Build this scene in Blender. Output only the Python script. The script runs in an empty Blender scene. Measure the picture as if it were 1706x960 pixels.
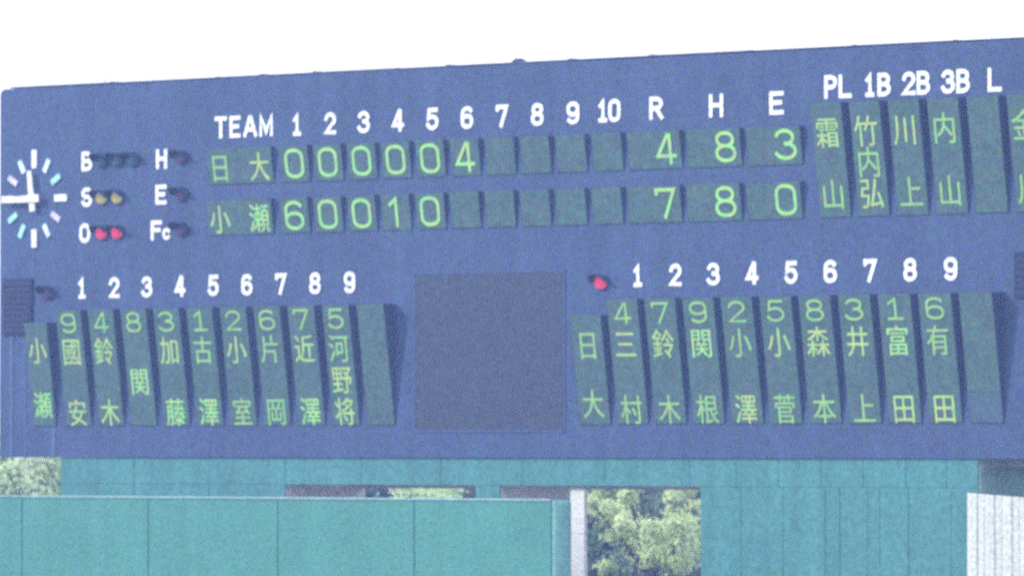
import bpy, math, random
from mathutils import Vector, Matrix
random.seed(7)
sc = bpy.context.scene
COL = sc.collection
R = math.radians

# ------------------------------------------------------------------ camera
DIST, C45, CAMZ = 160.0, math.sqrt(0.5), 9.0
cam_d = bpy.data.cameras.new('camera'); cam = bpy.data.objects.new('camera', cam_d); COL.objects.link(cam)
cam_d.sensor_width = 36.0; cam_d.lens = 36.0 * 12850.0 / 1706.0
cam_d.clip_start = 1.0; cam_d.clip_end = 6000.0
cam.location = (DIST * C45, -DIST * C45, CAMZ)
cam.rotation_euler = (R(90) + math.atan(265.0 / 12850.0), 0, R(45))
cam_d.dof.use_dof = True; cam_d.dof.focus_distance = 86.0; cam_d.dof.aperture_fstop = 3.7
sc.camera = cam

# ------------------------------------------------------------------ world and sun
SUN_EL, SX, SY = R(30), -0.72, -0.69
w = bpy.data.worlds.new('World'); sc.world = w; w.use_nodes = True
nt = w.node_tree; nt.nodes.clear()
out = nt.nodes.new('ShaderNodeOutputWorld'); bg = nt.nodes.new('ShaderNodeBackground')
sky = nt.nodes.new('ShaderNodeTexSky'); sky.sky_type = 'NISHITA'; sky.sun_disc = False
sky.sun_elevation = SUN_EL; sky.sun_rotation = math.atan2(SX, SY)
sky.dust_density = 4.0; sky.air_density = 1.0
mixw = nt.nodes.new('ShaderNodeMixRGB'); mixw.inputs[0].default_value = 0.72
mixw.inputs[2].default_value = (12.6, 12.7, 12.9, 1)          # thin bright cloud over the whole sky
nt.links.new(sky.outputs[0], mixw.inputs[1]); nt.links.new(mixw.outputs[0], bg.inputs[0])
bg.inputs[1].default_value = 0.1
nt.links.new(bg.outputs[0], out.inputs[0])
sl = bpy.data.lights.new('sun', 'SUN'); sl.energy = 2.1; sl.angle = R(1.5); sl.color = (1.0, 0.95, 0.87)
sun = bpy.data.objects.new('sun', sl); COL.objects.link(sun)
sdir = Vector((SX, SY, 0)).normalized() * math.cos(SUN_EL) + Vector((0, 0, math.sin(SUN_EL)))
sun.rotation_euler = sdir.to_track_quat('Z', 'Y').to_euler(); sun.location = (-40, -60, 60)
sc.view_settings.view_transform = 'Standard'; sc.view_settings.look = 'None'
sc.view_settings.exposure = 0.8; sc.view_settings.gamma = 1.0
sc.render.engine = 'CYCLES'
sc.cycles.max_bounces = 5; sc.cycles.diffuse_bounces = 3; sc.cycles.volume_bounces = 0
sc.cycles.use_denoising = False            # keep the fine grain of a long-zoom phone picture

# ------------------------------------------------------------------ helpers
def tag(o, label=None, cat=None, group=None, kind=None):
    if label: o['label'] = label
    if cat: o['category'] = cat
    if group: o['group'] = group
    if kind: o['kind'] = kind
    return o

def mesh_obj(name, verts, faces, mat, parent=None, loc=(0, 0, 0), rx=0.0, smooth=False):
    me = bpy.data.meshes.new(name); me.from_pydata(verts, [], faces); me.update()
    for m in (mat if isinstance(mat, (list, tuple)) else [mat]): me.materials.append(m)
    if smooth:
        for p in me.polygons: p.use_smooth = True
    return link(name, me, parent, loc, rx)

def link(name, me, parent=None, loc=(0, 0, 0), rx=0.0):
    o = bpy.data.objects.new(name, me); COL.objects.link(o)
    o.location = loc; o.rotation_euler = (rx, 0, 0)
    if parent: o.parent = parent
    return o

def empty(name, loc, **k):
    o = bpy.data.objects.new(name, None); COL.objects.link(o); o.location = loc
    return tag(o, **k)

class MB:
    def __init__(s): s.v = []; s.f = []
    def poly(s, pts, faces):
        n = len(s.v); s.v += [tuple(p) for p in pts]; s.f += [tuple(i + n for i in f) for f in faces]; return s
    def box(s, x0, x1, y0, y1, z0, z1):
        return s.poly([(x0,y0,z0),(x1,y0,z0),(x1,y1,z0),(x0,y1,z0),(x0,y0,z1),(x1,y0,z1),(x1,y1,z1),(x0,y1,z1)],
                      [(0,3,2,1),(4,5,6,7),(0,1,5,4),(1,2,6,5),(2,3,7,6),(3,0,4,7)])
    def bbox(s, x0, x1, y0, y1, z0, z1, b=0.01):
        # box with its front (-Y) face chamfered
        return s.poly([(x0,y0+b,z0),(x1,y0+b,z0),(x1,y1,z0),(x0,y1,z0),(x0,y0+b,z1),(x1,y0+b,z1),(x1,y1,z1),(x0,y1,z1),
                       (x0+b,y0,z0+b),(x1-b,y0,z0+b),(x1-b,y0,z1-b),(x0+b,y0,z1-b)],
                      [(0,3,2,1),(4,5,6,7),(1,2,6,5),(2,3,7,6),(3,0,4,7),(8,9,10,11),(0,1,9,8),(1,5,10,9),(5,4,11,10),(4,0,8,11)])
    def tube(s, p0, p1, r0, r1, n=8):
        p0, p1 = Vector(p0), Vector(p1); d = (p1 - p0).normalized()
        a = d.orthogonal().normalized(); b = d.cross(a); pts = []
        for p, r in ((p0, r0), (p1, r1)):
            pts += [p + (a * math.cos(6.28318 * i / n) + b * math.sin(6.28318 * i / n)) * r for i in range(n)]
        return s.poly(pts, [(i, (i+1) % n, n + (i+1) % n, n + i) for i in range(n)] + [tuple(range(n-1, -1, -1)), tuple(range(n, 2*n))])
    def build(s, name, mat, parent=None, loc=(0, 0, 0), rx=0.0, smooth=False):
        return mesh_obj(name, s.v, s.f, mat, parent, loc, rx, smooth)

# ------------------------------------------------------------------ materials
def mat(name, col, rough=0.6, mottle=0.12, chroma=0.10, scale=1.6, streak=0.0, emit=None, es=0.0, grain=0.10, metal=0.0, bump=0.0):
    m = bpy.data.materials.new(name); m.use_nodes = True
    n = m.node_tree.nodes; l = m.node_tree.links; b = n['Principled BSDF']
    b.inputs['Roughness'].default_value = rough; b.inputs['Metallic'].default_value = metal
    b.inputs['Specular IOR Level'].default_value = 0.15
    base = n.new('ShaderNodeRGB'); base.outputs[0].default_value = (*col, 1); cur = base.outputs[0]
    geo = n.new('ShaderNodeNewGeometry')
    def noise(sx, sy, sz, detail=3.0):
        mp = n.new('ShaderNodeMapping'); mp.inputs['Scale'].default_value = (sx, sy, sz)
        l.new(geo.outputs['Position'], mp.inputs[0])
        t = n.new('ShaderNodeTexNoise'); t.inputs['Scale'].default_value = 1.0; t.inputs['Detail'].default_value = detail
        l.new(mp.outputs[0], t.inputs[0]); return t
    def gain(fac, amp):
        nonlocal cur
        mr = n.new('ShaderNodeMapRange'); mr.inputs[1].default_value = 0.25; mr.inputs[2].default_value = 0.75
        mr.inputs[3].default_value = 1 - amp; mr.inputs[4].default_value = 1 + amp
        l.new(fac, mr.inputs[0])
        v = n.new('ShaderNodeVectorMath'); v.operation = 'SCALE'
        l.new(cur, v.inputs[0]); l.new(mr.outputs[0], v.inputs['Scale']); cur = v.outputs[0]
    if mottle: gain(noise(scale, scale, scale, 4.0).outputs[0], mottle)
    if grain: gain(noise(13, 13, 13, 2.0).outputs[0], grain * 2.4)
    if streak: gain(noise(2.2, 2.2, 0.10, 3.0).outputs[0], streak)
    if chroma:                                   # faded paint: patches that lean purple or teal
        t = noise(5.5, 5.5, 7.0, 5.0); s1 = n.new('ShaderNodeVectorMath'); s1.operation = 'MULTIPLY_ADD'
        s1.inputs[1].default_value = (chroma * 7,) * 3; s1.inputs[2].default_value = (1 - chroma * 3.5,) * 3
        l.new(t.outputs['Color'], s1.inputs[0])
        s2 = n.new('ShaderNodeVectorMath'); s2.operation = 'MULTIPLY'
        l.new(cur, s2.inputs[0]); l.new(s1.outputs[0], s2.inputs[1]); cur = s2.outputs[0]
    l.new(cur, b.inputs['Base Color'])
    if bump:
        bp = n.new('ShaderNodeBump'); bp.inputs['Strength'].default_value = bump; bp.inputs['Distance'].default_value = 0.03
        l.new(noise(3, 3, 1.0, 4.0).outputs[0], bp.inputs['Height']); l.new(bp.outputs[0], b.inputs['Normal'])
    if emit:
        if 'diodes' in name:                     # diodes aged differently: some run yellow, some green
            t = noise(5, 5, 6, 3.0); e1 = n.new('ShaderNodeVectorMath'); e1.operation = 'MULTIPLY_ADD'
            e1.inputs[1].default_value = (2.2, 1.4, 1.4); e1.inputs[2].default_value = (-.10, .30, .30)
            l.new(t.outputs['Color'], e1.inputs[0]); e2 = n.new('ShaderNodeVectorMath'); e2.operation = 'MULTIPLY'
            e2.inputs[1].default_value = emit; l.new(e1.outputs[0], e2.inputs[0]); l.new(e2.outputs[0], b.inputs['Emission Color'])
        b.inputs['Emission Color'].default_value = (*emit, 1); b.inputs['Emission Strength'].default_value = es
    return m

M = {}
M['board'] = mat('board_blue_paint', (0.040, 0.068, 0.164), 0.65, 0.14, 0.17, 0.7, 0.14, bump=0.2)
M['board_side'] = mat('housing_dark_blue_paint', (0.020, 0.036, 0.10), 0.7, 0.1, 0.1)
M['coping'] = mat('coping_metal', (0.15, 0.15, 0.25), 0.5, 0.15, 0.08)
M['screen'] = mat('unlit_display_glass', (0.066, 0.121, 0.126), 0.35, 0.12, 0.16, 1.4)
M['video'] = mat('unlit_video_screen', (0.033, 0.046, 0.084), 0.5, 0.08, 0.14, 2.5, grain=0.14)
M['frame'] = mat('video_frame_paint', (0.041, 0.070, 0.170), 0.65, 0.08, 0.12)
M['white'] = mat('white_enamel', (0.80, 0.84, 0.88), 0.4, 0.04, 0.02)
M['mark'] = mat('clock_mark_enamel', (0.62, 0.78, 0.84), 0.4, 0.10, 0.20)
M['vent'] = mat('vent_dark_blue', (0.012, 0.020, 0.065), 0.7, 0.1, 0.12)
M['hood'] = mat('lamp_hood_dark', (0.026, 0.040, 0.105), 0.7, 0.1, 0.1)
M['led'] = mat('lit_green_diodes', (0.10, 0.22, 0.08), 0.5, 0, 0.0, grain=0, emit=(0.20, 0.39, 0.11), es=0.95)
M['led_y'] = mat('lit_yellow_green_diodes', (0.12, 0.22, 0.08), 0.5, 0, 0.0, grain=0, emit=(0.24, 0.34, 0.085), es=0.9)
M['led_d'] = mat('dim_green_diodes', (0.10, 0.20, 0.09), 0.5, 0, 0.0, grain=0, emit=(0.16, 0.32, 0.07), es=0.85)
M['amber'] = mat('lit_amber_lens', (0.3, 0.25, 0.1), 0.4, 0, 0.0, grain=0, emit=(0.30, 0.28, 0.08), es=0.5)
M['red'] = mat('lit_red_lens', (0.30, 0.04, 0.09), 0.4, 0, 0.0, grain=0, emit=(0.42, 0.02, 0.055), es=0.9)
M['off_g'] = mat('unlit_green_lens', (0.04, 0.12, 0.17), 0.3, 0, 0.0, grain=0)
M['off_r'] = mat('unlit_red_lens', (0.10, 0.06, 0.16), 0.3, 0, 0.0, grain=0)
M['green'] = mat('teal_wall_paint', (0.054, 0.205, 0.212), 0.6, 0.10, 0.07, 0.9, 0.13, bump=0.15)
M['fence'] = mat('teal_fence_pad', (0.058, 0.232, 0.208), 0.6, 0.09, 0.06, 0.9, 0.08, bump=0.15)
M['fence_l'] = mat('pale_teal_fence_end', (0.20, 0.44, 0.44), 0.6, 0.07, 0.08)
M['cap'] = mat('pale_capping', (0.20, 0.36, 0.38), 0.6, 0.2, 0.10, 1.0)
M['seam'] = mat('dark_teal_seam', (0.04, 0.17, 0.19), 0.8, 0.1, 0.05)  # seams a darker teal than the pads
M['jamb'] = mat('brown_grey_jamb', (0.62, 0.58, 0.58), 0.8, 0.15, 0.10, 2.0)
M['post'] = mat('pale_lavender_post', (0.56, 0.58, 0.60), 0.6, 0.08, 0.05)
M['hut'] = mat('white_ribbed_sheet', (0.52, 0.56, 0.56), 0.6, 0.03, 0.012, 1.0, 0.05)
M['end'] = mat('shade_toned_teal_end', (0.26, 0.40, 0.42), 0.7, 0.12, 0.10)  # wall teal again, greyed and lightened to carry the end's shaded look
M['plate'] = mat('lower_plate_blue_grey', (0.060, 0.105, 0.165), 0.6, 0.1, 0.12)
M['mark_p'] = mat('faded_lilac_enamel', (0.58, 0.52, 0.80), 0.4, 0.08, 0.05)
M['mark_t'] = mat('faded_teal_enamel', (0.36, 0.74, 0.72), 0.4, 0.08, 0.05)
M['pipe'] = mat('pale_blue_conduit', (0.060, 0.105, 0.215), 0.5, 0.1, 0.08)
M['grass'] = mat('grass_ground', (0.05, 0.09, 0.03), 0.9, 0.3, 0.1, 0.3, bump=0.4)
M['bark'] = mat('bark', (0.06, 0.05, 0.045), 0.9, 0.3, 0.05, 4.0, bump=0.5)

def leaf_mat(name, c1, c2):
    m = bpy.data.materials.new(name); m.use_nodes = True
    n = m.node_tree.nodes; l = m.node_tree.links; b = n['Principled BSDF']; b.inputs['Roughness'].default_value = 0.55
    geo = n.new('ShaderNodeNewGeometry'); t = n.new('ShaderNodeTexNoise'); t.inputs['Scale'].default_value = 1.3; t.inputs['Detail'].default_value = 4
    l.new(geo.outputs['Position'], t.inputs[0])
    r = n.new('ShaderNodeMixRGB'); r.inputs[1].default_value = (*c1, 1); r.inputs[2].default_value = (*c2, 1)
    mr = n.new('ShaderNodeMapRange'); mr.inputs[1].default_value = 0.3; mr.inputs[2].default_value = 0.7
    l.new(t.outputs[0], mr.inputs[0]); l.new(mr.outputs[0], r.inputs[0]); l.new(r.outputs[0], b.inputs['Base Color'])
    tr = n.new('ShaderNodeBsdfTranslucent'); l.new(r.outputs[0], tr.inputs[0])
    mx = n.new('ShaderNodeMixShader'); mx.inputs[0].default_value = 0.4
    l.new(b.outputs[0], mx.inputs[1]); l.new(tr.outputs[0], mx.inputs[2]); l.new(mx.outputs[0], n['Material Output'].inputs[0])
    return m
M['leaf'] = leaf_mat('yellow_green_leaves', (0.56, 0.72, 0.34), (0.74, 0.84, 0.50))
M['leaf_p'] = leaf_mat('pale_sunlit_leaves', (0.64, 0.82, 0.50), (0.78, 0.88, 0.62))
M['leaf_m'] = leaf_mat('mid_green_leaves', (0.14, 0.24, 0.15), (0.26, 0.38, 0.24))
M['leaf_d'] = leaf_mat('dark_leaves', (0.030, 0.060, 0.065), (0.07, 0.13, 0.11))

# ------------------------------------------------------------------ stroke lettering (drawn here as centre lines)
def arc(cx, cy, rx, ry, a0, a1, n=12):
    return [(cx + rx * math.cos(R(a0 + (a1 - a0) * i / n)), cy + ry * math.sin(R(a0 + (a1 - a0) * i / n))) for i in range(n + 1)]
def rr(x0, y0, x1, y1, rx, ry):
    p = []
    for cx, cy, a in ((x1-rx, y1-ry, 0), (x0+rx, y1-ry, 90), (x0+rx, y0+ry, 180), (x1-rx, y0+ry, 270)):
        p += arc(cx, cy, rx, ry, a, a + 90, 5)
    q = [p[0]]
    for a in p[1:]:
        if math.dist(a, q[-1]) > 1e-4: q.append(a)
    return q
G = {  # unit box 0..1 x 0..1 ; (points, closed)
 '0': [(rr(0,0,1,1,.42,.26), 1)],
 'O': [(rr(0,0,1,1,.46,.34), 1)],
 '1': [([(.14,.78),(.55,1),(.55,0)], 0), ([(.12,0),(.98,0)], 0)],
 '2': [(arc(.5,.71,.48,.29,170,-25,12) + [(.02,0),(1,0)], 0)],
 '3': [(arc(.46,.755,.46,.245,160,-80,12), 0), (arc(.46,.27,.54,.27,88,-160,14), 0)],
 '4': [([(1,.24),(.02,.24),(.62,1)], 0), ([(.74,1),(.74,0)], 0)],
 'i': [([(.2,.80),(.55,1),(.55,0)], 0)],
 '5': [([(.92,1),(.14,1),(.08,.55)] + arc(.48,.32,.52,.32,120,-155,14), 0)],
 '6': [(rr(0,0,1,.58,.44,.25), 1), ([(0,.3),(0,.70)] + arc(.5,.72,.5,.28,180,35,9), 0)],
 '7': [([(0,.86),(0,1),(1,1),(.42,0)], 0)],
 '8': [(rr(.06,.53,.94,1,.40,.22), 1), (rr(0,0,1,.53,.44,.24), 1)],
 '9': [(rr(0,.42,1,1,.44,.25), 1), ([(1,.7),(1,.30)] + arc(.5,.28,.5,.28,0,-145,9), 0)],
 'T': [([(0,1),(1,1)], 0), ([(.5,1),(.5,0)], 0)],
 'E': [([(1,1),(0,1),(0,0),(1,0)], 0), ([(0,.52),(.85,.52)], 0)],
 'A': [([(0,0),(.45,1),(.55,1),(1,0)], 0), ([(.16,.3),(.84,.3)], 0)],
 'M': [([(0,0),(0,1),(.5,.15),(1,1),(1,0)], 0)],
 'R': [([(0,0),(0,1)], 0), ([(.1,1),(.5,1)] + arc(.5,.745,.46,.255,80,-80,8) + [(.5,.49),(.1,.49)], 0), ([(.5,.49),(1,0)], 0)],
 'H': [([(0,0),(0,1)], 0), ([(1,0),(1,1)], 0), ([(0,.52),(1,.52)], 0)],
 'P': [([(0,0),(0,1)], 0), ([(.1,1),(.5,1)] + arc(.5,.74,.48,.26,80,-80,8) + [(.5,.48),(.1,.48)], 0)],
 'L': [([(0,1),(0,0),(1,0)], 0)],
 'B': [([(0,0),(0,1)], 0), ([(.1,1),(.5,1)] + arc(.5,.76,.42,.24,80,-80,8) + [(.5,.52),(.1,.52)], 0), ([(.1,0),(.5,0)] + arc(.5,.26,.5,.26,-80,80,8) + [(.3,.52)], 0)],
 'S': [(arc(.5,.755,.46,.245,25,265,12) + arc(.5,.265,.5,.265,85,-155,12), 0)],
 'F': [([(1,1),(0,1),(0,0)], 0), ([(0,.52),(.85,.52)], 0)],
 'c': [(arc(.5,.5,.5,.5,45,315,14), 0)],
}
_gm = {}
def glyph_mesh(ch, W, H, t, d, mt):
    key = (ch, W, H, t, d, mt.name)
    if key in _gm: return _gm[key]
    mb = MB()
    for k, (pts, closed) in enumerate(G[ch]):
        P = [Vector((-W/2 + t/2 + x * (W - t), -H/2 + t/2 + y * (H - t))) for x, y in pts]
        if not closed:
            P[0] = P[0] + (P[0] - P[1]).normalized() * t * 0.5; P[-1] = P[-1] + (P[-1] - P[-2]).normalized() * t * 0.5
        n = len(P); L = []; Rr = []
        for i in range(n):
            a = P[i] - P[i-1] if (i > 0 or closed) else P[1] - P[0]
            b = P[(i+1) % n] - P[i] if (i < n-1 or closed) else P[-1] - P[-2]
            a = a.normalized(); b = b.normalized()
            na = Vector((-a.y, a.x)); nb = Vector((-b.y, b.x)); m = na + nb
            m = m.normalized() if m.length > 1e-3 else na
            s = t / 2 / max(0.5, m.dot(na)); L.append(P[i] + m * s); Rr.append(P[i] - m * s)
        dd = d + 0.0015 * k; v = []
        for i in range(n): v += [(L[i].x, -dd, L[i].y), (Rr[i].x, -dd, Rr[i].y), (L[i].x, 0, L[i].y), (Rr[i].x, 0, Rr[i].y)]
        f = []
        for i in range(n if closed else n - 1):
            a = 4 * i; b = 4 * ((i + 1) % n)
            f += [(a, a+1, b+1, b), (a, b, b+2, a+2), (a+1, a+3, b+3, b+1)]
        if not closed:
            f += [(0, 2, 3, 1), (4*n-4, 4*n-3, 4*n-1, 4*n-2)]
        mb.poly(v, f)
    me = bpy.data.meshes.new('letter_' + ch); me.from_pydata(mb.v, [], mb.f); me.update(); me.materials.append(mt)
    _gm[key] = me; return me

_km = {}
def kanji_mesh(ch, em, mt):
    key = (ch, em, mt.name)
    if key in _km: return _km[key]
    c = bpy.data.curves.new('k', 'FONT'); c.body = ch; c.size = em; c.extrude = 0.006; c.resolution_u = 3; c.offset = 0.001
    o = bpy.data.objects.new('k', c); COL.objects.link(o)
    bpy.context.view_layer.update()
    me = bpy.data.meshes.new_from_object(o); COL.objects.unlink(o); bpy.data.objects.remove(o)
    wd = max(v.co.x for v in me.vertices) + min(v.co.x for v in me.vertices)
    ht = max(v.co.y for v in me.vertices) + min(v.co.y for v in me.vertices)
    cx, cy = em * 0.5, em * 0.38
    if abs(wd / 2 - cx) > em * 0.2: cx = wd / 2
    me.transform(Matrix.Rotation(R(90), 4, 'X') @ Matrix.Translation((-cx, -cy, 0)))
    me.name = 'kanji'; me.materials.clear(); me.materials.append(mt)
    for p in me.polygons: p.material_index = 0
    _km[key] = me; return me

# ------------------------------------------------------------------ ground
S = 1500
mesh_obj('ground', [(-S, -S, 0), (S, -S, 0), (S, S, 0), (-S, S, 0)], [(0, 1, 2, 3)], M['grass'])['kind'] = 'structure'

# ------------------------------------------------------------------ scoreboard
Z0 = CAMZ                                  # board heights below are measured from here
BX0, BX1, BZ0, BZ1 = -16.09, 17.4, -0.235, 7.96
sb = empty('scoreboard', (0, 0, Z0), label='wide blue baseball scoreboard with white headings, clock and rows of green display panels', cat='scoreboard')
# body: one blue cabinet with a rounded upper left corner, slightly wavy top edge
prof = [(BX0, BZ0), (BX1, BZ0)]
prof += [(BX1, BZ1)]
x = BX1 - 1.2
while x > BX0 + 0.8:
    prof.append((x, BZ1 + random.uniform(-0.012, 0.012))); x -= 1.2
rc = 0.20
prof += [(BX0 + rc + rc * math.cos(R(a)), BZ1 - rc * 0.6 + rc * 0.6 * math.sin(R(a))) for a in (90, 112, 135, 158, 180)]
n = len(prof)
v = [(x, 0, z) for x, z in prof] + [(x, 2.4, z) for x, z in prof]
mesh_obj('cabinet', v, [tuple(range(n)), tuple(range(2*n-1, n-1, -1))] + [(i, i+n, (i+1) % n + n, (i+1) % n) for i in range(n)], M['board'], sb)
# coping pieces along the top with lifted joints
xs = [BX0 + 0.35, -12.4, -9.0, -7.6, -5.95, -3.4, -1.9, 0.1, 1.7, 4.0, 6.8, 9.6, 12.3, 14.6, BX1]
for i in range(len(xs) - 1):
    zt = BZ1 + 0.012; h = 0.022 + random.uniform(0, 0.012)
    MB().bbox(xs[i], xs[i+1] - 0.006, -0.02, 2.42, zt, zt + h).build('coping', M['coping'], sb)
    if 0 < i:
        hh = 0.075 if abs(xs[i] - 0.1) < 0.01 else random.choice((0.006, 0.012, 0.018))
        ww = 0.10 if hh > 0.05 else 0.08
        a = zt + h + 0.003
        mesh_obj('joint_clip', [(xs[i]-ww, -0.03, a), (xs[i]+ww, -0.03, a), (xs[i]+ww, 0.25, a), (xs[i]-ww, 0.25, a), (xs[i]-.03, 0.02, a+hh), (xs[i]+.03, 0.02, a+hh), (xs[i]+.03, 0.2, a+hh), (xs[i]-.03, 0.2, a+hh)],
                 [(4,5,6,7), (0,1,5,4), (1,2,6,5), (2,3,7,6), (3,0,4,7)], M['hood'], sb)
MB().tube((-13.72, 1.0, BZ1), (-13.72, 1.0, BZ1 + 0.42), 0.012, 0.008, 6).build('antenna', M['coping'], sb)

TILT = 0.135
_wedge = {}
def wedge_mesh(W, H):
    key = (round(W, 3), round(H, 3))
    if key not in _wedge:
        t = math.tan(TILT) * H
        m = MB().poly([(0,-.008,0),(W,-.008,0),(W,-.008-t,H),(0,-.008-t,H),(0,0,0),(W,0,0),(W,0,H),(0,0,H)],
                      [(0,1,2,3),(1,5,6,2),(0,3,7,4),(3,2,6,7),(0,4,5,1)])
        me = bpy.data.meshes.new('housing'); me.from_pydata(m.v, [], m.f); me.update(); me.materials.append(M['board_side'])
        t2 = H / math.cos(TILT); b = 0.012
        m2 = MB().bbox(b, W - b, -0.012, 0.0, b, t2 - b, 0.006)
        mf = bpy.data.meshes.new('screen_face'); mf.from_pydata(m2.v, [], m2.f); mf.update(); mf.materials.append(M['screen'])
        _wedge[key] = (me, mf)
    return _wedge[key]

def panel(x, z, W, H, items=(), short=0.0):
    """display panel leaning forward at the top; items: (char, x from left, distance below top, size spec)"""
    hm, fm = wedge_mesh(W, H)
    p = link('display_panel', hm, sb, (x, 0, z))
    if short:
        b = 0.012
        f = MB().bbox(b, W - b, -0.012, 0, short, H / math.cos(TILT) - b, 0.006).build('screen_face', M['screen'], p, (0, -0.0085, 0), TILT)
        MB().bbox(b, W - b, -0.012, 0, b, short - 0.01, 0.006).build('lower_plate', M['plate'], p, (0, -0.0085, 0), TILT)  # bluer lower section of the panel face
    else:
        f = link('screen_face', fm, p, (0, -0.0085, 0), TILT)
    Lh = H / math.cos(TILT)
    for ch, cx, dz, kind in items:
        s = Lh - dz; off = 0.0135
        pos = (cx, -0.0085 - off * math.cos(TILT) - s * math.sin(TILT), -off * math.sin(TILT) + s * math.cos(TILT))
        if kind == 'score':
            me = glyph_mesh(ch, 0.57, 0.63, 0.073, 0.01, M['led']); nm = 'digit'
        elif kind == 'pos':
            me = glyph_mesh(ch, 0.47, 0.44, 0.052, 0.01, M['led_d']); nm = 'digit'
        else:
            mt = random.choice((M['led_d'], M['led_y'], M['led_d']))
            if ch in '國関藤澤瀬霜富森野鈴': mt = M['led_y'] if random.random() < .6 else M['led']
            me = kanji_mesh(ch, kind, mt); nm = 'character'
        link(nm, me, p, pos, TILT)
    return p

# score rows
ROWS = [(5.655, 0.785, ('日', '大'), '000004', '483'), (4.560, 0.770, ('小', '瀬'), '600i0', '780')]
for z, H, team, inn, rhe in ROWS:
    dzc = 0.42
    panel(-9.25, z, 2.07, H, [(team[0], 0.42, dzc, 0.66), (team[1], 1.66, dzc, 0.66)])
    for k in range(10):
        panel(-6.92 + 1.0345 * k, z, 0.87, H, [(inn[k], 0.43, 0.385, 'score')] if k < len(inn) else [])
    for k in range(3):
        panel(3.417 + 1.666 * k, z, 1.51, H, [(rhe[k], 1.09, 0.375, 'score')])
# fielding columns at the right
for k, s in enumerate(('霜_山', '竹内弘', '川_上', '内_山', '___', '金_川', '___')):
    it = [(c, 0.41, 0.60 + 0.62 * j, 0.66) for j, c in enumerate(s) if c != '_']
    panel(8.72 + 1.038 * k, 4.57, 0.84, 2.29, it)
# batting orders
def roster(x0, pitch, W, z, cols, short_last=0.0):
    for k, (d, s) in enumerate(cols):
        it = [(d, W / 2 - 0.01, 0.30, 'pos')] if d else []
        it += [(c, W / 2, 0.93 + 0.675 * j, 0.64) for j, c in enumerate(s) if c != '_']
        panel(x0 + pitch * k, z, W, 2.565, it, short_last if k == 9 else 0.0)
roster(-13.845, 1.061, 0.84, 0.447, [('9','國_安'),('4','鈴_木'),('8','_関_'),('3','加_藤'),('1','古_澤'),('2','小_室'),('6','片_岡'),('7','近_澤'),('5','河野将'),('','')])
roster(3.08, 1.0685, 0.885, 0.455, [('4','三_村'),('7','鈴_木'),('9','関_根'),('2','小_澤'),('5','小_菅'),('8','森_本'),('3','井_上'),('1','富_田'),('6','有_田'),('','')], 0.62)
panel(-14.93, 0.447, 0.76, 2.29, [('小', 0.38, 0.62, 0.62), ('瀬', 0.38, 1.83, 0.62)])
panel(1.99, 0.44, 0.90, 2.26, [('日', 0.45, 0.62, 0.64), ('大', 0.45, 1.83, 0.64)])

# white headings standing 5 cm proud of the board
def heading(ch, x, z, W=0.36, H=0.47, t=0.088):
    if ch == '1': W *= 0.75
    link('heading_' + ('digit' if ch.isdigit() else 'letter'), glyph_mesh(ch, W, H, t, 0.014, M['white']), sb, (x, -0.002, z))
for i, c in enumerate('TEAM'): heading(c, (-8.87, -8.42, -7.94, -7.44)[i], 6.90, (0.38, 0.34, 0.42, 0.42)[i], 0.47)
for k in range(9): heading(str(k + 1), -6.485 + 1.034 * k, 6.885)
heading('1', 2.64, 6.90); heading('0', 2.98, 6.90, 0.34)
for c, x in zip('RHE', (4.17, 5.85, 7.52)): heading(c, x, 6.91, 0.39)
for s, x in (('PL', 9.195), ('1B', 10.24), ('2B', 11.285), ('3B', 12.33), ('L', 13.35), ('R', 14.36)):
    if len(s) == 1: heading(s, x, 7.185, 0.36)
    else: heading(s[0], x - 0.195, 7.185, 0.35); heading(s[1], x + 0.195, 7.185, 0.35)
for k in range(9):
    heading(str(k + 1), -13.352 + 1.062 * k, 3.487, 0.34, 0.46)
    heading(str(k + 1), 3.638 + 1.069 * k, 3.497, 0.35, 0.46)
for c, x, z in (('B', -13.19, 6.28), ('S', -13.20, 5.49), ('O', -13.26, 4.70), ('H', -10.76, 6.265), ('E', -10.78, 5.49), ('F', -10.93, 4.715)):
    heading(c, x, z, 0.35, 0.43, 0.088)
heading('c', -10.60, 4.63, 0.26, 0.26, 0.075)

# count lamps with hoods
def lamp(x, z, lens):
    n = 14; r = 0.17; d = 0.33; rx_ = 1.35; v = []; f = []
    base = MB().tube((0, 0, 0), (0, -0.05, 0), 0.16, 0.15, 16).build('lamp', M['hood'], sb, (x, -0.001, z))
    for i in range(n + 1):
        a = R(0 + 180 * i / n); e = d * (0.45 + 0.55 * math.sin(a))
        for rr_ in (r, r - 0.015):
            v += [(rx_ * rr_ * math.cos(a), 0, rr_ * math.sin(a)), (rx_ * rr_ * math.cos(a), -e, rr_ * math.sin(a))]
    for i in range(n):
        a, b = 4 * i, 4 * (i + 1)
        f += [(a, a+1, b+1, b), (a+2, b+2, b+3, a+3), (a+1, a+3, b+3, b+1)]
    mesh_obj('hood', v, f, M['hood'], base)
    v = [(0, -0.11, 0)]; f = []
    for j, (rad, y) in enumerate(((0.07, -0.105), (0.115, -0.085), (0.14, -0.052))):
        v += [(1.35 * rad * math.cos(6.28318 * i / 14), y, rad * math.sin(6.28318 * i / 14)) for i in range(14)]
    f = [(0, 1 + (i + 1) % 14, 1 + i) for i in range(14)]
    for j in (0, 1): f += [(1 + 14*j + i, 1 + 14*j + (i+1) % 14, 15 + 14*j + (i+1) % 14, 15 + 14*j + i) for i in range(14)]
    mesh_obj('lens', v, f, lens, base, smooth=True)
for x in (-12.68, -12.17, -11.66): lamp(x, 6.27, M['off_g'])
for x in (-12.68, -12.17): lamp(x, 5.46, M['amber']); lamp(x, 4.69, M['red'])
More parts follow.
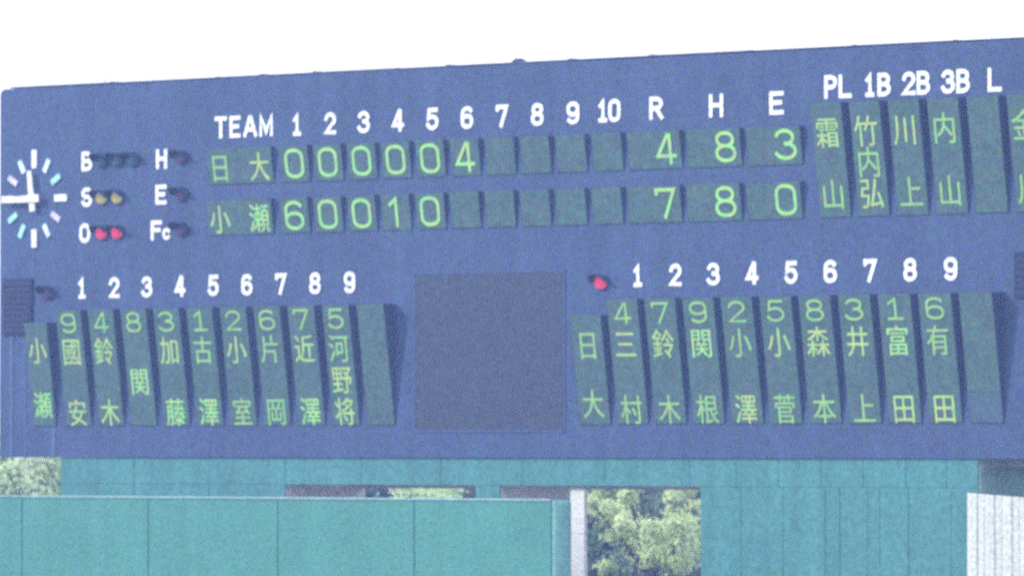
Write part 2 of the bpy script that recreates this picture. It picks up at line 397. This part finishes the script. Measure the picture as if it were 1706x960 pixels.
for z in (6.27, 5.47, 4.71): lamp(-10.10, z, M['off_r'])
lamp(-14.45, 3.39, M['off_r']); lamp(2.62, 3.37, M['red'])

# clock
cx, cz = -14.92, 5.495
ck = MB().tube((0, 0, 0), (0, -0.16, 0), 0.09, 0.08, 16).build('clock', M['white'], sb, (cx, -0.001, cz))
for h in range(12):
    a = R(90 - 30 * h); big = h % 3 == 0
    L, wd = (0.40, 0.15) if big else (0.31, 0.125)
    ro = 1.08 if big else 0.98
    u = Vector((math.cos(a), 0, math.sin(a))); s = Vector((-u.z, 0, u.x)) * wd / 2
    p = [u * (ro - L) - s, u * ro - s, u * ro + s, u * (ro - L) + s]
    q = [Vector((a_.x, -0.04, a_.z)) for a_ in p]
    mesh_obj('hour_mark', [tuple(i) for i in p + q], [(4,5,6,7),(0,1,5,4),(1,2,6,5),(2,3,7,6),(3,0,4,7)][::1], M['white'] if big else M[('mark_p' if h in (4, 10) else 'mark_t' if h in (2, 7, 8) else 'mark')], ck)
def hand(name, ang, L, tail, w0, w1, y):
    u = Vector((math.cos(ang), 0, math.sin(ang))); s = Vector((-u.z, 0, u.x))
    p = [-u * tail - s * w0 / 2, u * L - s * w1 / 2, u * L + s * w1 / 2, -u * tail + s * w0 / 2]
    v = [(a.x, y, a.z) for a in p] + [(a.x, y - 0.03, a.z) for a in p]
    mesh_obj(name, v, [(4,5,6,7),(0,1,5,4),(1,2,6,5),(2,3,7,6),(3,0,4,7),(3,2,1,0)], M['white'], ck)
hand('hour_hand', R(97.5), 0.62, 0.28, 0.17, 0.13, -0.09)
hand('minute_hand', R(181.5), 0.92, 0.28, 0.17, 0.11, -0.125)

# louvred vents
for x0, x1, z0, z1 in ((-15.95, -14.98, 2.48, 3.73), (13.87, 14.85, 2.9, 3.80)):
    v_ = MB().box(x0, x1, -0.05, 0.0, z0, z1).build('vent', M['vent'], sb)
    k = 0
    z = z0 + 0.06
    while z < z1 - 0.1:
        mesh_obj('slat', [(x0+.04,-.055,z),(x1-.04,-.055,z),(x1-.04,-.066,z-.005),(x0+.04,-.066,z-.005),(x0+.04,-.055,z+.07),(x1-.04,-.055,z+.07)],
                 [(2,1,0,3),(3,4,5,2),(0,4,3),(1,2,5)], M['vent'], v_)
        z += 0.13
# pale conduits and strips on the lower left of the board
for x0, wd, z0, z1 in ((-14.36, 0.14, BZ0 + 0.02, 0.43), (-15.25, 0.05, BZ0 + 0.02, 2.46), (-15.75, 0.10, BZ0 + 0.02, 2.46), (-14.99, 0.05, 3.75, 4.38)):
    MB().bbox(x0, x0 + wd, -0.012, 0.0, z0, z1, 0.004).build('conduit', M['pipe'], sb)

# central video screen: dark field of modules in a flush frame
vs = MB().box(-2.86, 1.50, -0.015, 0.0, 0.36, 3.60).build('video_screen', M['video'], sb)
fr = 0.07
for (a, b, c, d) in ((-2.86-fr, -2.865, 0.36-fr, 3.60+fr), (1.505, 1.50+fr, 0.36-fr, 3.60+fr), (-2.86, 1.50, 3.605, 3.60+fr), (-2.86, 1.50, 0.36-fr, 0.355)):
    MB().bbox(a, b, -0.017, 0.0, c, d, 0.004).build('screen_frame', M['frame'], vs)
# ------------------------------------------------------------------ teal support wall under the board
sw = empty('support_wall', (-1.0, 1.3, 0), label='teal wall under the scoreboard with two openings that show trees', cat='wall')
sw_off = Vector((1.22, -1.3, 0))
def swp(name, x0, x1, y0, y1, z0, z1, m, ch=0.008):
    return MB().bbox(x0, x1, y0, y1, z0, z1, ch).build(name, m, sw, tuple(sw_off))
WY0, WY1, TOPZ = 0.07, 2.40, Z0 + BZ0 - 0.004
OPZ = Z0 - 0.815
SILL = Z0 - 3.6
# solid cores (structure) with separate face sheets in front
for x0, x1 in ((-14.32, -7.10), (-1.33, -0.62), (5.13, 12.64)):
    swp('pier', x0, x1, WY0, WY1, 0, OPZ, M['jamb'], 0.004)
swp('lintel', -14.32, 12.64, WY0, WY1, OPZ + 0.002, TOPZ, M['jamb'], 0.004)
swp('sill_wall', -7.098, -1.332, WY0 + 0.1, WY1 - 0.1, 0, SILL, M['jamb'])
swp('sill_wall', -0.618, 5.128, WY0 + 0.1, WY1 - 0.1, 0, SILL, M['jamb'])
swp('back_beam', -7.098, -1.332, 2.25, 2.38, OPZ - 0.08, OPZ - 0.002, M['jamb'])
swp('back_beam', -0.618, 5.128, 2.25, 2.38, OPZ - 0.08, OPZ - 0.002, M['jamb'])
# top band sheets
x = -14.32
for wd in (2.4, 2.4, 2.4, 2.35, 2.4, 2.4, 2.4, 2.4, 1.3, 1.16, 1.16, 1.14, 1.14, 1.08, 0.83):
    x1 = min(12.64, x + wd)
    if x1 - x > 0.1: swp('wall_sheet', x, x1 - 0.003, WY0 - 0.03, WY0 - 0.002, OPZ + 0.003, TOPZ, M['green'])
    x = x1
# lower sheets beside the openings
x = 5.14
for wd in (1.13, 1.16, 1.15, 1.13, 1.10, 1.12, 0.72):
    x1 = min(12.64, x + wd)
    swp('wall_sheet', x, x1 - 0.004, WY0 - 0.033 - random.uniform(0, .006), WY0 - 0.002, 0, OPZ, M['green']); x = x1
for xr, c in ((8.92, M['cap']), (10.0, M['green'])):
    MB().bbox(xr, xr + 0.045, WY0 - 0.048, WY0 - 0.042, 0, OPZ, 0.002).build('cover_strip', M['fence'] if c is M['cap'] else M['green'], sw, tuple(sw_off))
swp('wall_sheet', -1.33, -0.62, WY0 - 0.03, WY0 - 0.002, 0, OPZ, M['green'])
for i in range(3): swp('wall_sheet', -14.32 + 2.407 * i, -14.32 + 2.407 * (i + 1) - 0.012, WY0 - 0.03, WY0 - 0.002, 0, OPZ, M['green'])
# end face sheet (faces right, shade put into its teal paint) and dark gap under the board
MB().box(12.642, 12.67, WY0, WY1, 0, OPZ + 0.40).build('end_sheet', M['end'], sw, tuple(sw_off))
MB().box(12.642, 17.3, 0.9, 2.3, OPZ + 0.42, TOPZ).build('rear_beam', M['jamb'], sw, tuple(sw_off))

# pale post standing behind the left jamb of the right opening
ps = empty('post', (1.74, 0.20, 0), label='pale lavender flat-faced post standing at the left of the tree-filled opening', cat='post')
for i in range(7):
    MB().bbox(-0.21, 0.21, -0.04, 0.04, 1.2 * i, min(Z0 - 0.83, 1.2 * (i + 1)) - 0.008, 0.01).build('segment', M['post'], ps)

# ------------------------------------------------------------------ padded outfield fence in front
FY0, FY1, FTOP = -3.0, -2.5, Z0 - 1.055
fe = empty('outfield_fence', (-6.0, -2.75, 0), label='long teal padded fence in front of the wall with pale top edge and rounded end', cat='fence')
off = Vector((6.0, 2.75, 0))
fx = [-27.9, -23.9, -19.93, -15.93, -11.94, -7.90, -3.90, 0.17, 4.12]
for i in range(len(fx) - 1):
    MB().bbox(fx[i] + 0.008, fx[i+1] - 0.008, FY0, FY1, 0, FTOP - 0.05, 0.012).build('fence_pad', M['fence'], fe, tuple(off))
    MB().box(fx[i] - 0.012, fx[i] + 0.012, FY0 + 0.03, FY1 - 0.03, 0, FTOP - 0.06).build('seam_strip', M['seam'], fe, tuple(off))
MB().bbox(fx[0], 4.11, FY0 - 0.02, FY1 + 0.02, FTOP - 0.048, FTOP, 0.012).build('top_cap', M['cap'], fe, tuple(off))
# rounded end pad: quarter-round in plan and at the top
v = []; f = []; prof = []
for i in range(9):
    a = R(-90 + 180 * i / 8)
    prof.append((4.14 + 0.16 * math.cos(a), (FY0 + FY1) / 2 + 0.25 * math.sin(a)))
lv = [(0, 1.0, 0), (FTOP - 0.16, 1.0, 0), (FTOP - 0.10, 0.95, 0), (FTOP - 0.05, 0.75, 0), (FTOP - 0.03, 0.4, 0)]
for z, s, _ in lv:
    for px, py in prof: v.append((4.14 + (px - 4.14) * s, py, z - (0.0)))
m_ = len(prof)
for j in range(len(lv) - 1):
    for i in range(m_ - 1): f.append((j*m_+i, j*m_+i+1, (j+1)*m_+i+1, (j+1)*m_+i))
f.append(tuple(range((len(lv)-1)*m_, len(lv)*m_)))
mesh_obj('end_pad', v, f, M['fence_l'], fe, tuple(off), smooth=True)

# ------------------------------------------------------------------ white ribbed hut at the lower right
HX, HY = 4.55, -8.0
def inv(px, py, Y):
    u = (px - 853.0) / 12850.0
    X = (u * DIST + u * Y * C45 - Y * C45) / (C45 * (1 + u)); d = (-X + Y) * C45 + DIST
    return X, CAMZ - (py - 745.0) * d / 12850.0
hx, hz = inv(1611, 822, HY)
hut = empty('ribbed_partition', (hx, HY, 0), label='white vertically ribbed metal partition with sloping top at the lower right', cat='partition')
for i in range(12):
    za = hz - 0.055 * i * 0.42; zb = hz - 0.055 * (i + 1) * 0.42
    x0, x1 = 0.42 * i, 0.42 * (i + 1) - 0.01
    pr = [(x0, 0.0), (x0 + 0.06, 0.0), (x0 + 0.10, -0.025), (x0 + 0.24, -0.025), (x0 + 0.28, 0.0), (x1, 0.0)]
    v = []; f = []
    for q, (a, b) in enumerate(pr):
        zt = za + (zb - za) * (a - x0) / 0.41
        v += [(a, b, 0), (a, b, zt), (a, b + 0.02, 0), (a, b + 0.02, zt)]
    for q in range(5):
        a, b = 4 * q, 4 * (q + 1)
        f += [(a, b, b+1, a+1), (a+2, a+3, b+3, b+2), (a+1, b+1, b+3, a+3)]
    f += [(0, 1, 3, 2), (20, 22, 23, 21)]
    mesh_obj('ribbed_sheet', v, f, M['hut'], hut)
MB().bbox(0.0, 5.0, 0.03, 1.6, 0, hz - 0.35, 0.01).build('core', M['hut'], hut)

# ------------------------------------------------------------------ trees behind
def tree(x, y, H, r, zc, leaves, label, cat='tree', squash=0.8, nl=9000, seed=1, clumps=60, ls=0.11, hollow=0.4, tight=0.55, boughs=None):
    rnd = random.Random(seed)
    t = empty('tree', (x, y, 0), label=label, cat=cat, group='trees behind the wall')
    mb = MB(); top = zc + r * squash * 0.5
    pts = [Vector((0, 0, 0))]
    for i in range(5): pts.append(Vector((rnd.uniform(-.25, .25) * (i + 1) * .5, rnd.uniform(-.25, .25) * (i + 1) * .5, top * (i + 1) / 5)))
    for i in range(5): mb.tube(pts[i], pts[i+1], 0.26 * (1 - i / 5.5), 0.26 * (1 - (i + 1) / 5.5), 8)
    mb.build('trunk', M['bark'], t)
    cl = []
    for i in range(clumps):
        while True:
            p = Vector((rnd.uniform(-1, 1), rnd.uniform(-1, 1), rnd.uniform(-1, 1)))
            if hollow < p.length < 1: break
        cl.append((Vector((p.x * r, p.y * r, zc + p.z * r * squash)), rnd.uniform(0.16, 0.30) * r))
    if boughs: cl = [(Vector((bx - x, by - y, bz)), br) for bx, by, bz, br in boughs]; clumps = len(cl)
    lm = MB()
    for c, cr in cl[::5]:
        k = rnd.randint(2, 4); lm.tube(pts[k], c, 0.07, 0.02, 5)
    lm.build('limb', M['bark'], t)
    v = []; f = []
    for i in range(nl):
        c, cr = cl[rnd.randrange(clumps)]; cr = cr * rnd.choice((.7, 1, 1.35))
        d = Vector((rnd.gauss(0, 1), rnd.gauss(0, 1), rnd.gauss(0, .7))); d = d * (cr * tight)
        p = c + d
        a = Vector((rnd.gauss(0, 1), rnd.gauss(0, 1), rnd.gauss(0, 1))).normalized(); nrm = (d.normalized() + a * 0.6 + Vector((0, 0, .4))).normalized()
        u = nrm.orthogonal().normalized(); u = (Matrix.Rotation(rnd.uniform(0, 6.28), 3, nrm) @ u); w_ = nrm.cross(u)
        s = ls * rnd.choice((.5, .7, .9, 1.1, 1.6)); k = len(v)
        v += [tuple(p - u * s), tuple(p + w_ * s * .5), tuple(p + u * s), tuple(p - w_ * s * .5)]
        f.append((k, k+1, k+2, k+3))
    mesh_obj('crown', v, f, leaves, t)
    return t
def at(px, py, Y): return inv(px, py, Y)
rb = random.Random(21); bl = []
for px, py, pr in ((985,838,9),(998,846,12),(1014,852,13),(1030,858,14),(1040,876,13),(1050,892,15),(1064,902,17),(1080,908,18),(1094,898,16),(1108,886,15),(1128,876,15),(1148,878,14),
                   (1122,900,17),(1142,898,15),(1070,924,14),(1090,930,15),(1112,922,16),(1134,936,15),(1150,920,12),(1046,828,9),(1040,842,8),(1060,876,12),(1086,880,10),(1020,896,8),(1126,948,10),(1010,946,8)):
    Y = 13 + rb.uniform(-0.8, 0.8); bx, bz = at(px, py, Y); bl.append((bx, Y, bz, pr / 80 * 0.95))
x, z = at(1085, 892, 13); tree(x, 13, 8, 1.75, z + 0.0, M['leaf'], 'yellow-green leafy tree seen in the middle of the large right opening', seed=3, nl=11000, ls=0.062, boughs=bl, tight=0.85)
x, z = at(1000, 815, 17); tree(x, 17, 9, 1.1, z + 0.2, M['leaf'], 'loose yellow-green tree behind the pale post, high in the right opening', seed=5, clumps=14, nl=9000, ls=0.055, tight=0.42)
x, z = at(1165, 850, 16); tree(x, 16, 9, 0.9, z + 0.1, M['leaf'], 'light green branch tree at the right edge of the large opening', seed=8, clumps=16, nl=9000, ls=0.055, squash=1.2, tight=0.42)
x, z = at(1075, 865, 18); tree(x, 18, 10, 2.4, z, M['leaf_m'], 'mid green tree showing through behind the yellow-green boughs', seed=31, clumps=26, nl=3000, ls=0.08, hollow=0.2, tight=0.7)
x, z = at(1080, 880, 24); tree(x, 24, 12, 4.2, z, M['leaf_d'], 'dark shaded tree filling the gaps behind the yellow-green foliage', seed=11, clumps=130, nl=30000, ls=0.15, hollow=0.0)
x, z = at(720, 880, 14); tree(x, 14, 9, 1.3, z + 0.05, M['leaf_p'], 'pale tree top peeping through the narrow left opening above the fence', seed=12, clumps=40, nl=16000, ls=0.06)
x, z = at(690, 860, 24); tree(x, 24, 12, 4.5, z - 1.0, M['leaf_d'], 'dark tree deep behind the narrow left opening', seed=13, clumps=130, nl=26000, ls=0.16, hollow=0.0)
x, z = at(20, 800, 6); tree(x, 6, 9, 1.6, z - 0.3, M['leaf_p'], 'pale sunlit tree at the far left below the scoreboard corner', seed=14, clumps=90, nl=70000, ls=0.08, hollow=0.0)
x, z = at(50, 800, 15); tree(x, 15, 9, 3.2, z - 1.2, M['leaf_p'], 'second pale tree further back at the far left, behind the sunlit one', seed=15, clumps=90, nl=40000, ls=0.12, hollow=0.0)

# ------------------------------------------------------------------ air
hz_m = bpy.data.materials.new('haze_air'); hz_m.use_nodes = True
hn = hz_m.node_tree.nodes; hn.clear()
ho = hn.new('ShaderNodeOutputMaterial'); hv = hn.new('ShaderNodeVolumePrincipled')
hv.inputs['Color'].default_value = (0.29, 0.45, 1.0, 1); hv.inputs['Density'].default_value = 0.00128; hv.inputs['Anisotropy'].default_value = 0.0
hz_m.node_tree.links.new(hv.outputs[0], ho.inputs['Volume'])
hb = MB().box(-1600, 1600, -1600, 1600, -1.0, 19.0).build('haze', hz_m)
hb['kind'] = 'stuff'
